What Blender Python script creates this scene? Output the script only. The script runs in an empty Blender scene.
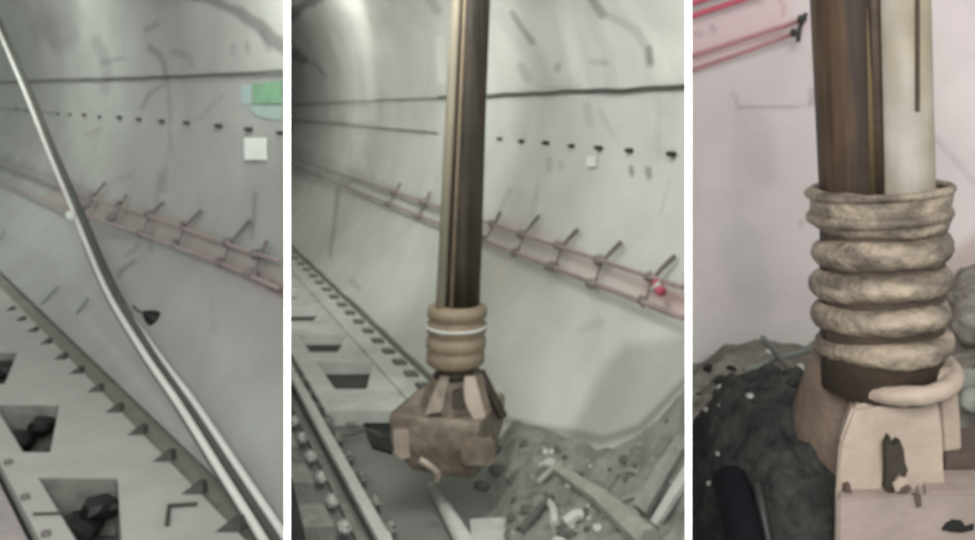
import bpy, bmesh, math, random
import numpy as np
from mathutils import Vector, Matrix, noise
random.seed(7)
scn = bpy.context.scene
COL = scn.collection
F = 900.0; CX = 487.5; HY = 95.0; H = 2.4      # focal length in pixels, principal column, horizon row, eye height

# ------------------------------------------------------------------ materials
def lin(c):
    c = c / 255.0
    return c / 12.92 if c <= 0.04045 else ((c + 0.055) / 1.055) ** 2.4
def rgb(c, k=1.0): return tuple(min(0.93, lin(v) * k) for v in c) + (1.0,)

def mat(name, c, rough=0.8, metal=0.0, nscale=6.0, namt=0.15, bump=0.15, bscale=30.0, c2=None, attr=None, stretch=(1, 1, 1), spec=0.3, k=1.0):
    m = bpy.data.materials.new(name); m.use_nodes = True
    nt = m.node_tree; N = nt.nodes; L = nt.links
    b = N['Principled BSDF']
    b.inputs['Roughness'].default_value = rough; b.inputs['Metallic'].default_value = metal
    b.inputs['Specular IOR Level'].default_value = spec
    tc = N.new('ShaderNodeTexCoord'); mp = N.new('ShaderNodeMapping'); mp.inputs['Scale'].default_value = stretch
    L.new(tc.outputs['Object'], mp.inputs['Vector'])
    nz = N.new('ShaderNodeTexNoise'); nz.inputs['Scale'].default_value = nscale; nz.inputs['Detail'].default_value = 5
    L.new(mp.outputs['Vector'], nz.inputs['Vector'])
    if c2 is not None:
        rp = N.new('ShaderNodeValToRGB')
        rp.color_ramp.elements[0].position = 0.38; rp.color_ramp.elements[0].color = rgb(c, k)
        rp.color_ramp.elements[1].position = 0.62; rp.color_ramp.elements[1].color = rgb(c2, k)
        L.new(nz.outputs['Fac'], rp.inputs['Fac']); base = rp.outputs['Color']
        nz2 = N.new('ShaderNodeTexNoise'); nz2.inputs['Scale'].default_value = nscale * 3.3; nz2.inputs['Detail'].default_value = 4
        L.new(tc.outputs['Object'], nz2.inputs['Vector']); fac = nz2.outputs['Fac']
    else:
        fac = nz.outputs['Fac']
        if attr:
            at = N.new('ShaderNodeAttribute'); at.attribute_name = attr; base = at.outputs['Color']
        else:
            rg = N.new('ShaderNodeRGB'); rg.outputs[0].default_value = rgb(c, k); base = rg.outputs[0]
    mr = N.new('ShaderNodeMapRange'); mr.inputs['From Min'].default_value = 0.3; mr.inputs['From Max'].default_value = 0.7
    mr.inputs['To Min'].default_value = 1 - namt; mr.inputs['To Max'].default_value = 1 + namt
    L.new(fac, mr.inputs['Value'])
    mx = N.new('ShaderNodeMix'); mx.data_type = 'RGBA'; mx.blend_type = 'MULTIPLY'; mx.inputs[0].default_value = 1.0
    L.new(base, mx.inputs[6])
    cc = N.new('ShaderNodeCombineColor')
    for i in range(3): L.new(mr.outputs[0], cc.inputs[i])
    L.new(cc.outputs[0], mx.inputs[7]); L.new(mx.outputs[2], b.inputs['Base Color'])
    if bump > 0:
        nb = N.new('ShaderNodeTexNoise'); nb.inputs['Scale'].default_value = bscale; nb.inputs['Detail'].default_value = 6
        L.new(tc.outputs['Object'], nb.inputs['Vector'])
        bp = N.new('ShaderNodeBump'); bp.inputs['Strength'].default_value = bump; bp.inputs['Distance'].default_value = 0.03
        L.new(nb.outputs['Fac'], bp.inputs['Height']); L.new(bp.outputs['Normal'], b.inputs['Normal'])
    return m

M = {}
M['lining']   = mat('sprayed_concrete_lining', (150,150,150), 0.85, 0, 2.2, 0.05, 0.25, 9.0, attr='stain_and_light')
M['divider']  = mat('white_divider_board', (255,255,253), 0.7, 0, 3, 0.0, 0.0)
M['slab']     = mat('pale_track_concrete', (152,153,146), 0.85, 0, 3.5, 0.07, 0.2, 25)
M['slab2']    = mat('pale_dusty_concrete', (182,184,178), 0.85, 0, 3.5, 0.16, 0.3, 20)
M['recess']   = mat('shaded_recess_concrete', (70,71,66), 0.8, 0, 5, 0.2, 0.3, 20)  # dark tone puts the shade of the openings into the colour
M['shade_liner']    = mat('shaded_recess_lining', (112,113,106), 0.8, 0, 6, 0.25, 0.3, 20)  # darker than the slab: shade on the recess sides painted in
M['notch']    = mat('dark_notch_and_steel', (68,69,63), 0.7, 0.2, 12, 0.15, 0.1)  # dark tone of the shadowed slab notches, also bar and wire
M['gutter']   = mat('wet_gutter_concrete', (122,122,112), 0.7, 0, 4, 0.08, 0.2)
M['dust']     = mat('mauve_dust_ground', (140,132,130), 0.9, 0, 8, 0.15, 0.4)
M['mud']      = mat('grey_green_mud', (112,116,110), 0.75, 0, 3, 0.12, 0.5, 14)
M['cable']    = mat('dark_cable_rubber', (74,76,70), 0.6, 0, 12, 0.1, 0)
M['cable_lt'] = mat('grey_cable_rubber', (120,122,118), 0.6, 0, 12, 0.1, 0)
M['clip']     = mat('blackened_clip', (52,54,50), 0.6, 0.1, 12, 0.1, 0)
M['pipe']     = mat('dusty_red_pipe', (146,130,128), 0.6, 0, 5, 0.12, 0)
M['pipe_red'] = mat('red_painted_pipe', (168,78,94), 0.55, 0, 2.5, 0.12, 0)
M['pipe_pink']= mat('faded_pink_pipe', (156,112,116), 0.6, 0, 2.5, 0.12, 0)
M['bracket']  = mat('dark_bracket_steel', (114,106,104), 0.6, 0.1, 10, 0.15, 0)
M['white']    = mat('white_card', (200,204,197), 0.7, 0, 5, 0.03, 0)
M['green']    = mat('green_paint', (104,140,110), 0.7, 0, 9, 0.12, 0)
M['green_lt'] = mat('washed_out_green_paint', (138,156,146), 0.7, 0, 9, 0.08, 0)
M['teal_lt']  = mat('pale_teal_paint', (140,160,156), 0.7, 0, 9, 0.08, 0)
M['steel']    = mat('bright_bare_steel', (204,204,198), 0.45, 0.15, 3, 0.06, 0.03)
M['steel_md'] = mat('grey_bare_steel', (202,203,197), 0.45, 0.2, 3, 0.06, 0.03)
M['dkstrip']  = mat('dark_shade_strip', (72,74,68), 0.6, 0.0, 3, 0.1, 0)  # dark tone of the shadow strip beside the boom tubes
M['black']    = mat('black_rubber_and_gaps', (22,22,20), 0.5, 0, 5, 0.1, 0)  # also fills dark gaps, lumps and holes where shade falls
M['blackpipe']= mat('blue_black_pipe', (9,9,14), 0.8, 0, 5, 0.1, 0, spec=0.1)
M['hose']     = mat('dark_violet_hose', (44,42,50), 0.7, 0, 5, 0.1, 0)
M['rod2']     = mat('olive_bronze_steel', (48,42,32), 0.55, 0.0, 2.0, 0.15, 0.05, 20, c2=(30,26,19), stretch=(9,9,0.5), spec=0.25)
M['rod2lt']   = mat('highlight_bronze_steel', (136,130,113), 0.45, 0.05, 4, 0.12, 0.05, stretch=(6,6,0.7))  # lit copy of the shaft bronze, for its painted highlight
M['collar2']  = mat('bronze_collar', (124,112,94), 0.55, 0.1, 8, 0.18, 0.15, 40)
M['shoe2']    = mat('muddy_brown_steel', (128,118,106), 0.6, 0.05, 5, 0.2, 0.4, 18, c2=(100,90,78))
M['shoe2dk']  = mat('dark_shoe_steel', (48,42,35), 0.6, 0.1, 7, 0.2, 0.3)  # darkest shoe tone, used for gap, edge and slots
M['shoe2lt']  = mat('pale_steel_and_highlight', (152,140,127), 0.55, 0.1, 7, 0.15, 0.3)  # pale tone for lug, side plate and painted highlight
M['rod3']     = mat('dark_brown_greased_steel', (72,57,42), 0.5, 0.0, 1.6, 0.18, 0.05, 12, c2=(38,28,22), stretch=(8,8,0.5), spec=0.15)
M['rod3lt']   = mat('pale_beige_scraped_steel', (134,129,122), 0.6, 0.0, 2.2, 0.1, 0.08, 15, c2=(116,107,90), stretch=(3,3,0.8))
M['rod3bar']  = mat('olive_highlight_steel', (92,79,56), 0.4, 0.3, 3, 0.15, 0.05, stretch=(6,6,0.6))  # olive tone of the highlight painted on the dark tube
M['coil']     = mat('rusty_coil_steel', (130,118,103), 0.55, 0.05, 5, 0.25, 0.8, 26, stretch=(1,1,3), c2=(80,71,62))
M['coil_dk']  = mat('dark_coil_gap', (58,48,40), 0.7, 0.1, 9, 0.2, 0.2)
M['plate3']   = mat('tan_scuffed_plate', (138,124,112), 0.6, 0.05, 5, 0.12, 0.25, 22)
M['block3']   = mat('mauve_grey_block', (128,115,108), 0.65, 0.05, 6, 0.12, 0.25, 18)
M['cone3']    = mat('brown_socket_steel', (88,74,64), 0.65, 0.1, 5, 0.2, 0.3)
M['brown3']   = mat('dark_brown_steel', (72,60,54), 0.65, 0.05, 5, 0.15, 0.2)
M['soil']     = mat('black_wet_soil', (40,40,37), 0.8, 0, 9, 0.3, 0.9, 22, c2=(20,20,19))
M['rubble']   = mat('grey_rubble', (128,130,122), 0.85, 0, 5, 0.15, 0.6, 12, c2=(108,110,103))
M['rubble3']  = mat('grey_brown_rubble', (122,118,110), 0.85, 0, 5, 0.2, 0.9, 16, c2=(98,92,84))
M['bench3']   = mat('dusty_grey_bench', (128,128,120), 0.85, 0, 4, 0.15, 0.6, 14)
M['stone']    = mat('grey_stone', (130,132,125), 0.85, 0, 14, 0.18, 0.5, 30)
M['stone_dk'] = mat('dark_stone', (84,86,80), 0.85, 0, 14, 0.18, 0.5, 30)
M['stone_lt'] = mat('pale_stone', (174,176,170), 0.8, 0, 14, 0.1, 0.4, 30)
M['stick']    = mat('dusty_timber', (146,146,136), 0.8, 0, 10, 0.15, 0.2)
M['wet']      = mat('wet_grey', (100,102,96), 0.7, 0, 5, 0.1, 0.2)

# ------------------------------------------------------------------ mesh helpers
def link(o, parent=None):
    COL.objects.link(o)
    if parent is not None: o.parent = parent
    return o
def mk(name, bm, m, parent=None, smooth=False, loc=None):
    bmesh.ops.recalc_face_normals(bm, faces=bm.faces)
    me = bpy.data.meshes.new(name); 
    if loc is not None: bmesh.ops.translate(bm, verts=bm.verts, vec=-Vector(loc))
    bm.to_mesh(me); bm.free()
    me.materials.append(m)
    if smooth:
        for p in me.polygons: p.use_smooth = True
    o = bpy.data.objects.new(name, me); link(o, parent)
    if loc is not None: o.location = loc
    return o
def tag(o, label=None, cat=None, group=None, kind=None):
    if label: o['label'] = label
    if cat: o['category'] = cat
    if group: o['group'] = group
    if kind: o['kind'] = kind
    return o
def thing(name, label, cat, loc=(0,0,0), group=None):
    o = bpy.data.objects.new(name, None); o.empty_display_size = 0.1
    o.location = loc; link(o); return tag(o, label, cat, group)
def part(name, bm, m, t, smooth=False):
    """part given in world coordinates, parented to thing t"""
    bmesh.ops.translate(bm, verts=bm.verts, vec=-t.location)
    return mk(name, bm, m, t, smooth)
def sub(name, bm, m, t, p, smooth=False):
    bmesh.ops.translate(bm, verts=bm.verts, vec=-t.location)
    return mk(name, bm, m, p, smooth)

def P(px, py, Y): return Vector(((px - CX) / F * Y, Y, H - (py - HY) / F * Y))
def proj(v): return (CX + F * v[0] / v[1], HY - F * (v[2] - H) / v[1])

def hexa(bm, c):
    v = [bm.verts.new(p) for p in c]      # 0-3 bottom loop, 4-7 top loop
    for f in ((0,1,2,3),(7,6,5,4),(0,4,5,1),(1,5,6,2),(2,6,7,3),(3,7,4,0)): bm.faces.new([v[i] for i in f])
def box(bm, c, s, rot=None):
    x, y, z = [q / 2 for q in s]
    pts = [Vector(p) for p in ((-x,-y,-z),(x,-y,-z),(x,y,-z),(-x,y,-z),(-x,-y,z),(x,-y,z),(x,y,z),(-x,y,z))]
    if rot is not None: pts = [rot @ p for p in pts]
    hexa(bm, [Vector(c) + p for p in pts])
def tube(bm, pts, r, seg=10, cap=True, squash=None):
    pts = [Vector(p) for p in pts]; n = len(pts)
    rs = r if isinstance(r, (list, tuple)) else [r] * n
    rings = []; up = Vector((0.13, 0.31, 0.94)).normalized()
    for i, p in enumerate(pts):
        d = (pts[min(i+1, n-1)] - pts[max(i-1, 0)]).normalized()
        a = d.cross(up)
        if a.length < 0.2: a = d.cross(Vector((1, 0, 0)))
        a.normalize(); b = d.cross(a).normalized()
        if rings: # keep twist small
            a = (prev_a - d * prev_a.dot(d)).normalized(); b = d.cross(a)
        prev_a = a
        rings.append([bm.verts.new(p + (a * math.cos(k * 2 * math.pi / seg) + b * math.sin(k * 2 * math.pi / seg)) * rs[i]) for k in range(seg)])
    for i in range(n - 1):
        for k in range(seg):
            bm.faces.new((rings[i][k], rings[i][(k+1) % seg], rings[i+1][(k+1) % seg], rings[i+1][k]))
    if cap:
        bm.faces.new(rings[0][::-1]); bm.faces.new(rings[-1])
def smoothpath(pts, n=6):
    pts = [Vector(p) for p in pts]; out = []
    for i in range(len(pts) - 1):
        p0 = pts[max(i-1, 0)]; p1 = pts[i]; p2 = pts[i+1]; p3 = pts[min(i+2, len(pts)-1)]
        for k in range(n):
            t = k / n
            out.append(0.5 * ((2*p1) + (p2-p0)*t + (2*p0-5*p1+4*p2-p3)*t*t + (3*p1-p0-3*p2+p3)*t**3))
    out.append(pts[-1]); return out
def prism(bm, front, depth):
    """front: list of world points (facing the viewer), depth: vector towards the back"""
    d = Vector(depth); a = [bm.verts.new(p) for p in front]; b = [bm.verts.new(Vector(p) + d) for p in front]; n = len(a)
    bm.faces.new(a); bm.faces.new(b[::-1])
    for i in range(n): bm.faces.new((a[i], b[i], b[(i+1) % n], a[(i+1) % n]))
def lathe(bm, prof, axis, seg=40, ell=1.0):
    """prof: list of (r, z) ; axis: function z -> centre"""
    rings = []
    for r, z in prof:
        c = axis(z); rings.append([bm.verts.new(c + Vector((math.cos(k*2*math.pi/seg) * r, math.sin(k*2*math.pi/seg) * r * ell, 0))) for k in range(seg)])
    for i in range(len(rings) - 1):
        for k in range(seg): bm.faces.new((rings[i][k], rings[i][(k+1)%seg], rings[i+1][(k+1)%seg], rings[i+1][k]))
    bm.faces.new(rings[0]); bm.faces.new(rings[-1])
def rock(bm, c, r, seed, flat=0.7, sub_=2):
    tmp = bmesh.new(); bmesh.ops.create_icosphere(tmp, subdivisions=sub_, radius=1.0)
    rr = Matrix.Rotation(seed * 1.7, 3, 'Z') @ Matrix.Rotation(seed * 0.9, 3, 'X')
    sc = Vector((1 + 0.35 * math.sin(seed * 3.1), 1 + 0.3 * math.sin(seed * 5.3 + 1), flat))
    idx = {}
    for v in tmp.verts:
        q = v.co.copy(); k = 1 + 0.42 * noise.noise(q * 1.3 + Vector((seed, seed * 2.1, 0)))
        q = q * k; m_ = max(abs(q.x), abs(q.y), abs(q.z)); q = q.lerp(q / m_ * min(m_, 0.82), 0.45)
        q = rr @ q; q = Vector((q.x * sc.x, q.y * sc.y, q.z * sc.z)) * r
        idx[v.index] = bm.verts.new(Vector(c) + q)
    for f in tmp.faces: bm.faces.new([idx[v.index] for v in f.verts])
    tmp.free()

# planes of the two dividers (both pass the viewing position because each board runs straight away from it)
XD1, XD2 = 287.4, 688.6
def clip(bm, px, keep):
    """cut everything at the divider at column px; keep = -1 left of it, +1 right of it"""
    nrm = Vector((1, -(px - CX) / F, 0)).normalized()
    bmesh.ops.bisect_plane(bm, geom=bm.verts[:] + bm.edges[:] + bm.faces[:], plane_co=Vector((0, 0, H)), plane_no=nrm,
                           clear_outer=(keep < 0), clear_inner=(keep > 0))

# ------------------------------------------------------------------ tunnel frames
class Bay:
    def __init__(s, vx, vy, R):
        th = math.atan2(CX - vx, F); s.c = math.cos(th); s.s = math.sin(th); s.R = R
        s.g = s.c * (HY - vy) / F; s.vx = vx; s.vy = vy
    def W(s, u, t, zz):      # across, along, up (relative to eye height)
        return Vector((u * s.c - t * s.s, u * s.s + t * s.c, H + zz + s.g * t))
    def Wy(s, u, Y, zz): return s.W(u, (Y - u * s.s) / s.c, zz)
    def wall(s, phi, t, off=0.0):
        r = s.R - off; return s.W(r * math.cos(phi), t, r * math.sin(phi))
    def hit(s, px, py):      # pixel -> (phi, t) on the lining
        rx = (px - CX) / F; rz = -(py - HY) / F
        a = rx * s.c + s.s; k = -rx * s.s + s.c; b = rz - s.g * k
        Y = s.R / math.hypot(a, b); return math.atan2(b, a), k * Y
    def at(s, px, py, off=0.0):
        p, t = s.hit(px, py); return s.wall(p, t, off)
    def floor(s, px, py, z0=-2.4):
        rx = (px - CX) / F; rz = -(py - HY) / F
        Y = z0 / (rz - s.g * (s.c - rx * s.s)); return Vector((rx * Y, Y, H + rz * Y))
    def block(s, bm, u0, u1, Y0, Y1, z0, z1, n=1):
        for i in range(n):
            a = Y0 + (Y1 - Y0) * i / n; b = Y0 + (Y1 - Y0) * (i + 1) / n
            hexa(bm, [s.Wy(u0,a,z0), s.Wy(u1,a,z0), s.Wy(u1,b,z0), s.Wy(u0,b,z0), s.Wy(u0,a,z1), s.Wy(u1,a,z1), s.Wy(u1,b,z1), s.Wy(u0,b,z1)])
B1 = Bay(-200, 80, 3.2)
B2 = Bay(147, 110, 3.42)

def seg_dist(X, Y, pts):
    best = np.full(X.shape, 1e9)
    for (x0, y0), (x1, y1) in zip(pts[:-1], pts[1:]):
        dx, dy = x1 - x0, y1 - y0; L2 = dx*dx + dy*dy + 1e-9
        t = np.clip(((X - x0) * dx + (Y - y0) * dy) / L2, 0, 1)
        best = np.minimum(best, np.hypot(X - x0 - t * dx, Y - y0 - t * dy))
    return best
def in_poly(X, Y, pts):
    ins = np.zeros(X.shape, bool); n = len(pts)
    for i in range(n):
        x0, y0 = pts[i]; x1, y1 = pts[(i+1) % n]
        c = ((y0 > Y) != (y1 > Y)) & (X < (x1 - x0) * (Y - y0) / (y1 - y0 + 1e-9) + x0); ins ^= c
    return ins
def stain_and_light(o, base, strokes, patches=()):
    """stains and cracks on the lining, plus painted-in pipe colour spill and shade"""
    me = o.data; n = len(me.vertices); co = np.empty(n * 3); me.vertices.foreach_get('co', co); co = co.reshape(-1, 3)
    Yd = np.maximum(co[:, 1], 0.5); X = CX + F * co[:, 0] / Yd; Yp = HY - F * (co[:, 2] - H) / Yd
    colr = np.tile(np.array([lin(v) for v in base]), (n, 1))
    nzv = np.array([noise.noise(Vector(p) * 1.1) + 0.5 * noise.noise(Vector(p) * 3.1) for p in co])
    colr *= (1 + 0.07 * nzv)[:, None]
    for pts, w, fac in strokes:
        d = seg_dist(X, Yp, pts); d = d + nzv * w * 0.5
        a = np.clip(1.6 - d / max(w, 0.5), 0, 1); a = a * a * (3 - 2 * a)
        f = np.array(fac if isinstance(fac, (tuple, list)) else (fac ** 1.5,) * 3)
        colr *= 1 + (f - 1)[None, :] * a[:, None]
    for pts, w, fac in patches:
        d = seg_dist(X, Yp, list(pts) + [pts[0]]) * np.where(in_poly(X, Yp, pts), -1, 1)
        a = np.clip(0.5 - (d + nzv * w * 0.4) / (2 * w), 0, 1); a = a * a * (3 - 2 * a)
        f = np.array(fac if isinstance(fac, (tuple, list)) else (fac,) * 3)
        colr *= 1 + (f - 1)[None, :] * a[:, None]
    at = me.color_attributes.new('stain_and_light', 'FLOAT_COLOR', 'POINT')
    at.data.foreach_set('color', np.concatenate([np.clip(colr, 0, 0.92), np.ones((n, 1))], 1).ravel().astype(np.float32))

def lining(name, B, phi0, phi1, Yn, Yf, nphi, nt, px, keep, px2=None, keep2=None, rough=0.012):
    bm = bmesh.new(); g = []
    back = [[bm.verts.new(B.wall(phi0 + (phi1-phi0)*i/20, Yn*0.8 + (Yf*1.25-Yn*0.8)*j/20, -0.25)) for i in range(21)] for j in range(21)]
    for j in range(20):
        for i in range(20): bm.faces.new((back[j][i+1], back[j][i], back[j+1][i], back[j+1][i+1]))
    for j in range(nt + 1):
        Y = 1 / (1 / Yn + (1 / Yf - 1 / Yn) * j / nt); row = []
        t = (Y - B.R * 0.9 * B.s) / B.c
        for i in range(nphi + 1):
            ph = phi0 + (phi1 - phi0) * i / nphi
            p = B.wall(ph, t); q = noise.noise(p * 1.4) * rough * 1.6 + noise.noise(p * 4.0) * rough * 0.5
            row.append(bm.verts.new(B.wall(ph, t, q)))
        g.append(row)
    for j in range(nt):
        for i in range(nphi): bm.faces.new((g[j][i], g[j][i+1], g[j+1][i+1], g[j+1][i]))
    clip(bm, px, keep)
    if px2: clip(bm, px2, keep2)
    for v in [v for v in bm.verts if not v.link_faces]: bm.verts.remove(v)
    o = mk(name, bm, M['lining'], smooth=True); tag(o, kind='structure')
    return o
def thick(o, d):
    return o
D = math.radians

# ================================================================== DIVIDERS
def divider(name, pxa, pxb, far, near=2.0):
    bm = bmesh.new(); xa = (pxa - CX) / F * near; xb = (pxb - CX) / F * near; xc = (xa + xb) / 2
    dirv = Vector((xc, near, 0)).normalized(); L = (far - near)
    a = Vector((xa, near, 0)); b = Vector((xb, near, 0)); d = dirv * L
    z0 = Vector((0,0,-0.3)); z1 = Vector((0,0,5.4))
    hexa(bm, [a+z0, b+z0, b+z0+d, a+z0+d, a+z1, b+z1, b+z1+d, a+z1+d])
    return tag(mk(name, bm, M['divider']), kind='structure')
divider('wall_divider_left', 284.0, 290.6, 25)
divider('wall_divider_right', 685.2, 691.8, 6.6)

# ================================================================== BAY 1 (left)
w1 = lining('wall_left', B1, D(-50), D(66), 4.2, 42, 300, 330, XD1, -1)
st1 = [([(196,-4),(216,2),(238,12),(258,26),(272,40),(290,50)], 6, 0.64), ([(262,34),(268,50)], 3, 0.85), ([(247,43),(248,52)], 2.5, 0.8), ([(234,46),(233,52)], 3, 0.88),
 ([(146,30),(156,24)], 2.5, 0.82), ([(150,48),(160,56),(164,64),(166,78)], 3, 0.78), ([(164,84),(149,94),(142,108)], 1.8, 0.8), ([(167,78),(170,110),(170,150)], 1.6, 0.86),
 ([(96,42),(104,56),(108,70),(106,90)], 5, 0.88), ([(104,62),(124,58)], 2.5, 0.85), ([(174,52),(190,56),(192,66)], 3, 0.88), ([(198,120),(222,96)], 2, 0.9),
 ([(60,-10),(58,30)], 18, 0.84), ([(60,88),(66,108)], 6, (0.95,1.0,0.98)), ([(80,110),(95,160)], 12, (1.0,1.0,0.95)), ([(160,174),(150,250)], 2, 0.88), ([(98,238),(150,236)], 3, 0.93), ([(200,-10),(160,-4)], 10, 0.92), ([(0,162),(40,178),(90,196)], 9, 0.88), ([(255,195),(252,238)], 2.6, 0.8), ([(88,135),(98,130)], 3, 0.9),  # includes the pipes' shadow painted as a dark band at left
 ([(134,262),(122,270),(119,276)], 2.4, 0.72), ([(126,256),(138,246)], 2, 0.85), ([(120,180),(130,176)], 3, 0.9), ([(213,300),(213,330)], 3, 0.95), ([(165,170),(163,190)], 2.5, 0.88),
 ([(60,196),(170,228),(290,286)], 11, (1.03, 0.89, 0.90)), ([(200,262),(290,300)], 10, (1.03, 0.95, 0.98)), ([(270,284),(290,296)], 4, 0.7), ([(70,300),(190,440)], 5, 1.06),  # pink bands are colour spill from the pipes, painted in
 ([(0,200),(60,240),(130,330)], 16, 1.07), ([(150,300),(260,420)], 40, 1.05), ([(200,140),(200,150)], 45, 1.03)]
stain_and_light(w1, (143,145,139), st1); thick(w1, 0.25)
# upper zone is tinted darker by the strokes above
bm = bmesh.new()
for j in range(60):
    Ya = 3.4 + j * 0.35
    B1.block(bm, -1.6, 0.955, Ya, Ya + 0.35, -2.75, -2.42)
clip(bm, XD1, -1); tag(mk('floor', bm, M['dust']), kind='structure')
bm = bmesh.new(); B1.block(bm, 1.86, 2.12, 3.6, 24, -2.75, -2.50, 1); clip(bm, XD1, -1); tag(mk('trim_1', bm, M['gutter']), kind='structure')
bm = bmesh.new(); B1.block(bm, 0.9, 2.2, 3.6, 24, -3.0, -2.76, 1); clip(bm, XD1, -1); tag(mk('floor', bm, M['recess']), kind='structure')

def yY(B, px, py, z=-2.4): return B.floor(px, py, z).y
ts = thing('track_slab', 'pale concrete ladder slab with deep square openings along the foot of the left wall', 'track slab', B1.Wy(1.4, 5.5, -2.75))
bm = bmesh.new()
B1.block(bm, 1.53, 1.86, 3.8, 24, -2.75, -2.40); B1.block(bm, 1.0, 1.145, 3.8, 24, -2.75, -2.40)
ya = [yY(B1, 80, 560), yY(B1, 84, 477), yY(B1, 40, 452), yY(B1, 30, 404), yY(B1, 8, 384), yY(B1, 2, 352)]
cross = [(ya[0] - 0.4, ya[0]), (ya[1], ya[2]), (ya[3], ya[4]), (ya[5], ya[5] + 0.5)]
y = ya[5] + 0.5
for k in range(8): cross.append((y + 0.95, y + 1.45)); y += 1.45
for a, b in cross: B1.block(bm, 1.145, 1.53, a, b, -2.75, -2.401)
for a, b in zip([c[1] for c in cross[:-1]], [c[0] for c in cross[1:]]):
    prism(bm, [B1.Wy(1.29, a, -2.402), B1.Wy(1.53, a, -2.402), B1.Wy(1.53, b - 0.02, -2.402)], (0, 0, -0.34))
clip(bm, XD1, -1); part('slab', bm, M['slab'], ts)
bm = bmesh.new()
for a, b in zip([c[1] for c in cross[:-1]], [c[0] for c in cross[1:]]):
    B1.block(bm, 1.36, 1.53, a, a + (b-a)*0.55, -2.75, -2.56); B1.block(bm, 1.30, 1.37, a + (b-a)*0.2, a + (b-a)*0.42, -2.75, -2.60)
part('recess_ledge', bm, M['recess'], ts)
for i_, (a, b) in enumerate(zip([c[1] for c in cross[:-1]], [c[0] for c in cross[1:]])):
    bm = bmesh.new(); rock(bm, B1.Wy(1.40, a + (b-a)*0.80, -2.50), 0.13, i_ * 1.3 + 2, 0.6); rock(bm, B1.Wy(1.27, a + (b-a)*0.72, -2.58), 0.14, i_ * 2.3 + 1, 0.6); part('shade_lump', bm, M['black'], ts)  # black lumps added as dark contrast inside the openings
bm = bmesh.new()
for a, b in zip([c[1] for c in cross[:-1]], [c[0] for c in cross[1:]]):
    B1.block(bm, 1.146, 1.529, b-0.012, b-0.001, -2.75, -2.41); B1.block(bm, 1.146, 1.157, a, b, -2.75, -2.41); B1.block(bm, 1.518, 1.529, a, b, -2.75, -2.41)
clip(bm, XD1, -1); part('recess_shade_lining', bm, M['shade_liner'], ts)  # thin dark walls paint the shade inside each opening
for (px, py, w) in ((9,309,7),(19,319,8),(31,330,9),(44,342,10),(59,357,12),(75,371,13),(94,389,15),(113,409,17),(136,431,19),(163,457,22),(193,489,25),(229,526,29)):
    b = B1.floor(px, py + w * 0.22, -2.4); s = b.y / F; w *= 0.82; h = w * 0.55 * s
    bm = bmesh.new(); x0, x1 = -w*0.6*s, w*0.5*s
    f = [b + Vector((x0,0,0)), b + Vector((x1,0,0)), b + Vector((x1*0.75, 0.02, h*0.9)), b + Vector((x1*0.25, 0.02, h))]
    prism(bm, f, (0.015, 0.05, 0)); part('notch', bm, M['notch'], ts)  # dark wedge stands in for a shadowed notch of the slab edge
bm = bmesh.new()     # black strip painting the dark gap left of the slab
B1.block(bm, 0.955, 1.0, 3.8, 24, -2.75, -2.47); clip(bm, XD1, -1); tag(mk('gap_strip', bm, M['black']), 'black strip standing for the dark gap at the left edge of the ladder slab', 'strip')
for (px, py) in ((8,464),(25,499),(46,536)):
    b = B1.floor(px, py, -2.4); bm = bmesh.new(); tube(bm, [b + Vector((0,0,-0.03)), b + Vector((0,0,0.025))], 0.025, 6)
    tag(mk('bolt', bm, M['bracket'], loc=b), 'small rusty bolt on the left edge of the ladder slab beside the dark gap', 'bolt', 'bolts along the slab gap')
a = B1.floor(167, 527); b = B1.floor(169, 508); c = B1.floor(197, 506)
bm = bmesh.new(); up = Vector((0,0,0.012)); tube(bm, [a + up, b + up, c + up], 0.013, 6)
tag(mk('angle_bar', bm, M['notch']), 'thin dark L-shaped bar lying on the ladder slab near the last notch', 'bar')
bm = bmesh.new(); tube(bm, [B1.floor(33,516)+up, B1.floor(62,515)+up], 0.008, 6)
tag(mk('tie_wire', bm, M['notch']), 'thin dark wire across the narrow left beam of the ladder slab', 'wire')

def along(B, m_pts, off, r, name, mt, label, cat, px, keep, wob=0.0, rad=8):
    """pipe or cable following the lining through the given image points"""
    pts = []
    hs = [B.hit(*p) for p in m_pts]
    n = 60
    for k in range(n + 1):
        f = k / n * (len(hs) - 1); i = min(int(f), len(hs) - 2); q = f - i
        ph = hs[i][0] * (1-q) + hs[i+1][0] * q; t = 1 / ((1-q) / hs[i][1] + q / hs[i+1][1])
        pts.append(B.wall(ph + wob * math.sin(t * 3.9) * 0.5 + wob * 0.6 * math.sin(t * 9.1), t, off))
    bm = bmesh.new(); tube(bm, pts, r, rad); clip(bm, px, keep)
    return tag(mk(name, bm, mt, smooth=True), label, cat)
along(B1, [(-30,83),(60,79.5),(170,76.5),(287,71)], 0.03, 0.013, 'cable', M['cable'], 'dark cable running level across the upper part of the left wall', 'cable', XD1, -1, 0.0012)
along(B1, [(-30,106),(20,110),(60,113)], 0.02, 0.006, 'thin_cable', M['cable_lt'], 'faint thin cable reaching the start of the dotted row on the left wall', 'cable', XD1, -1)
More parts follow.
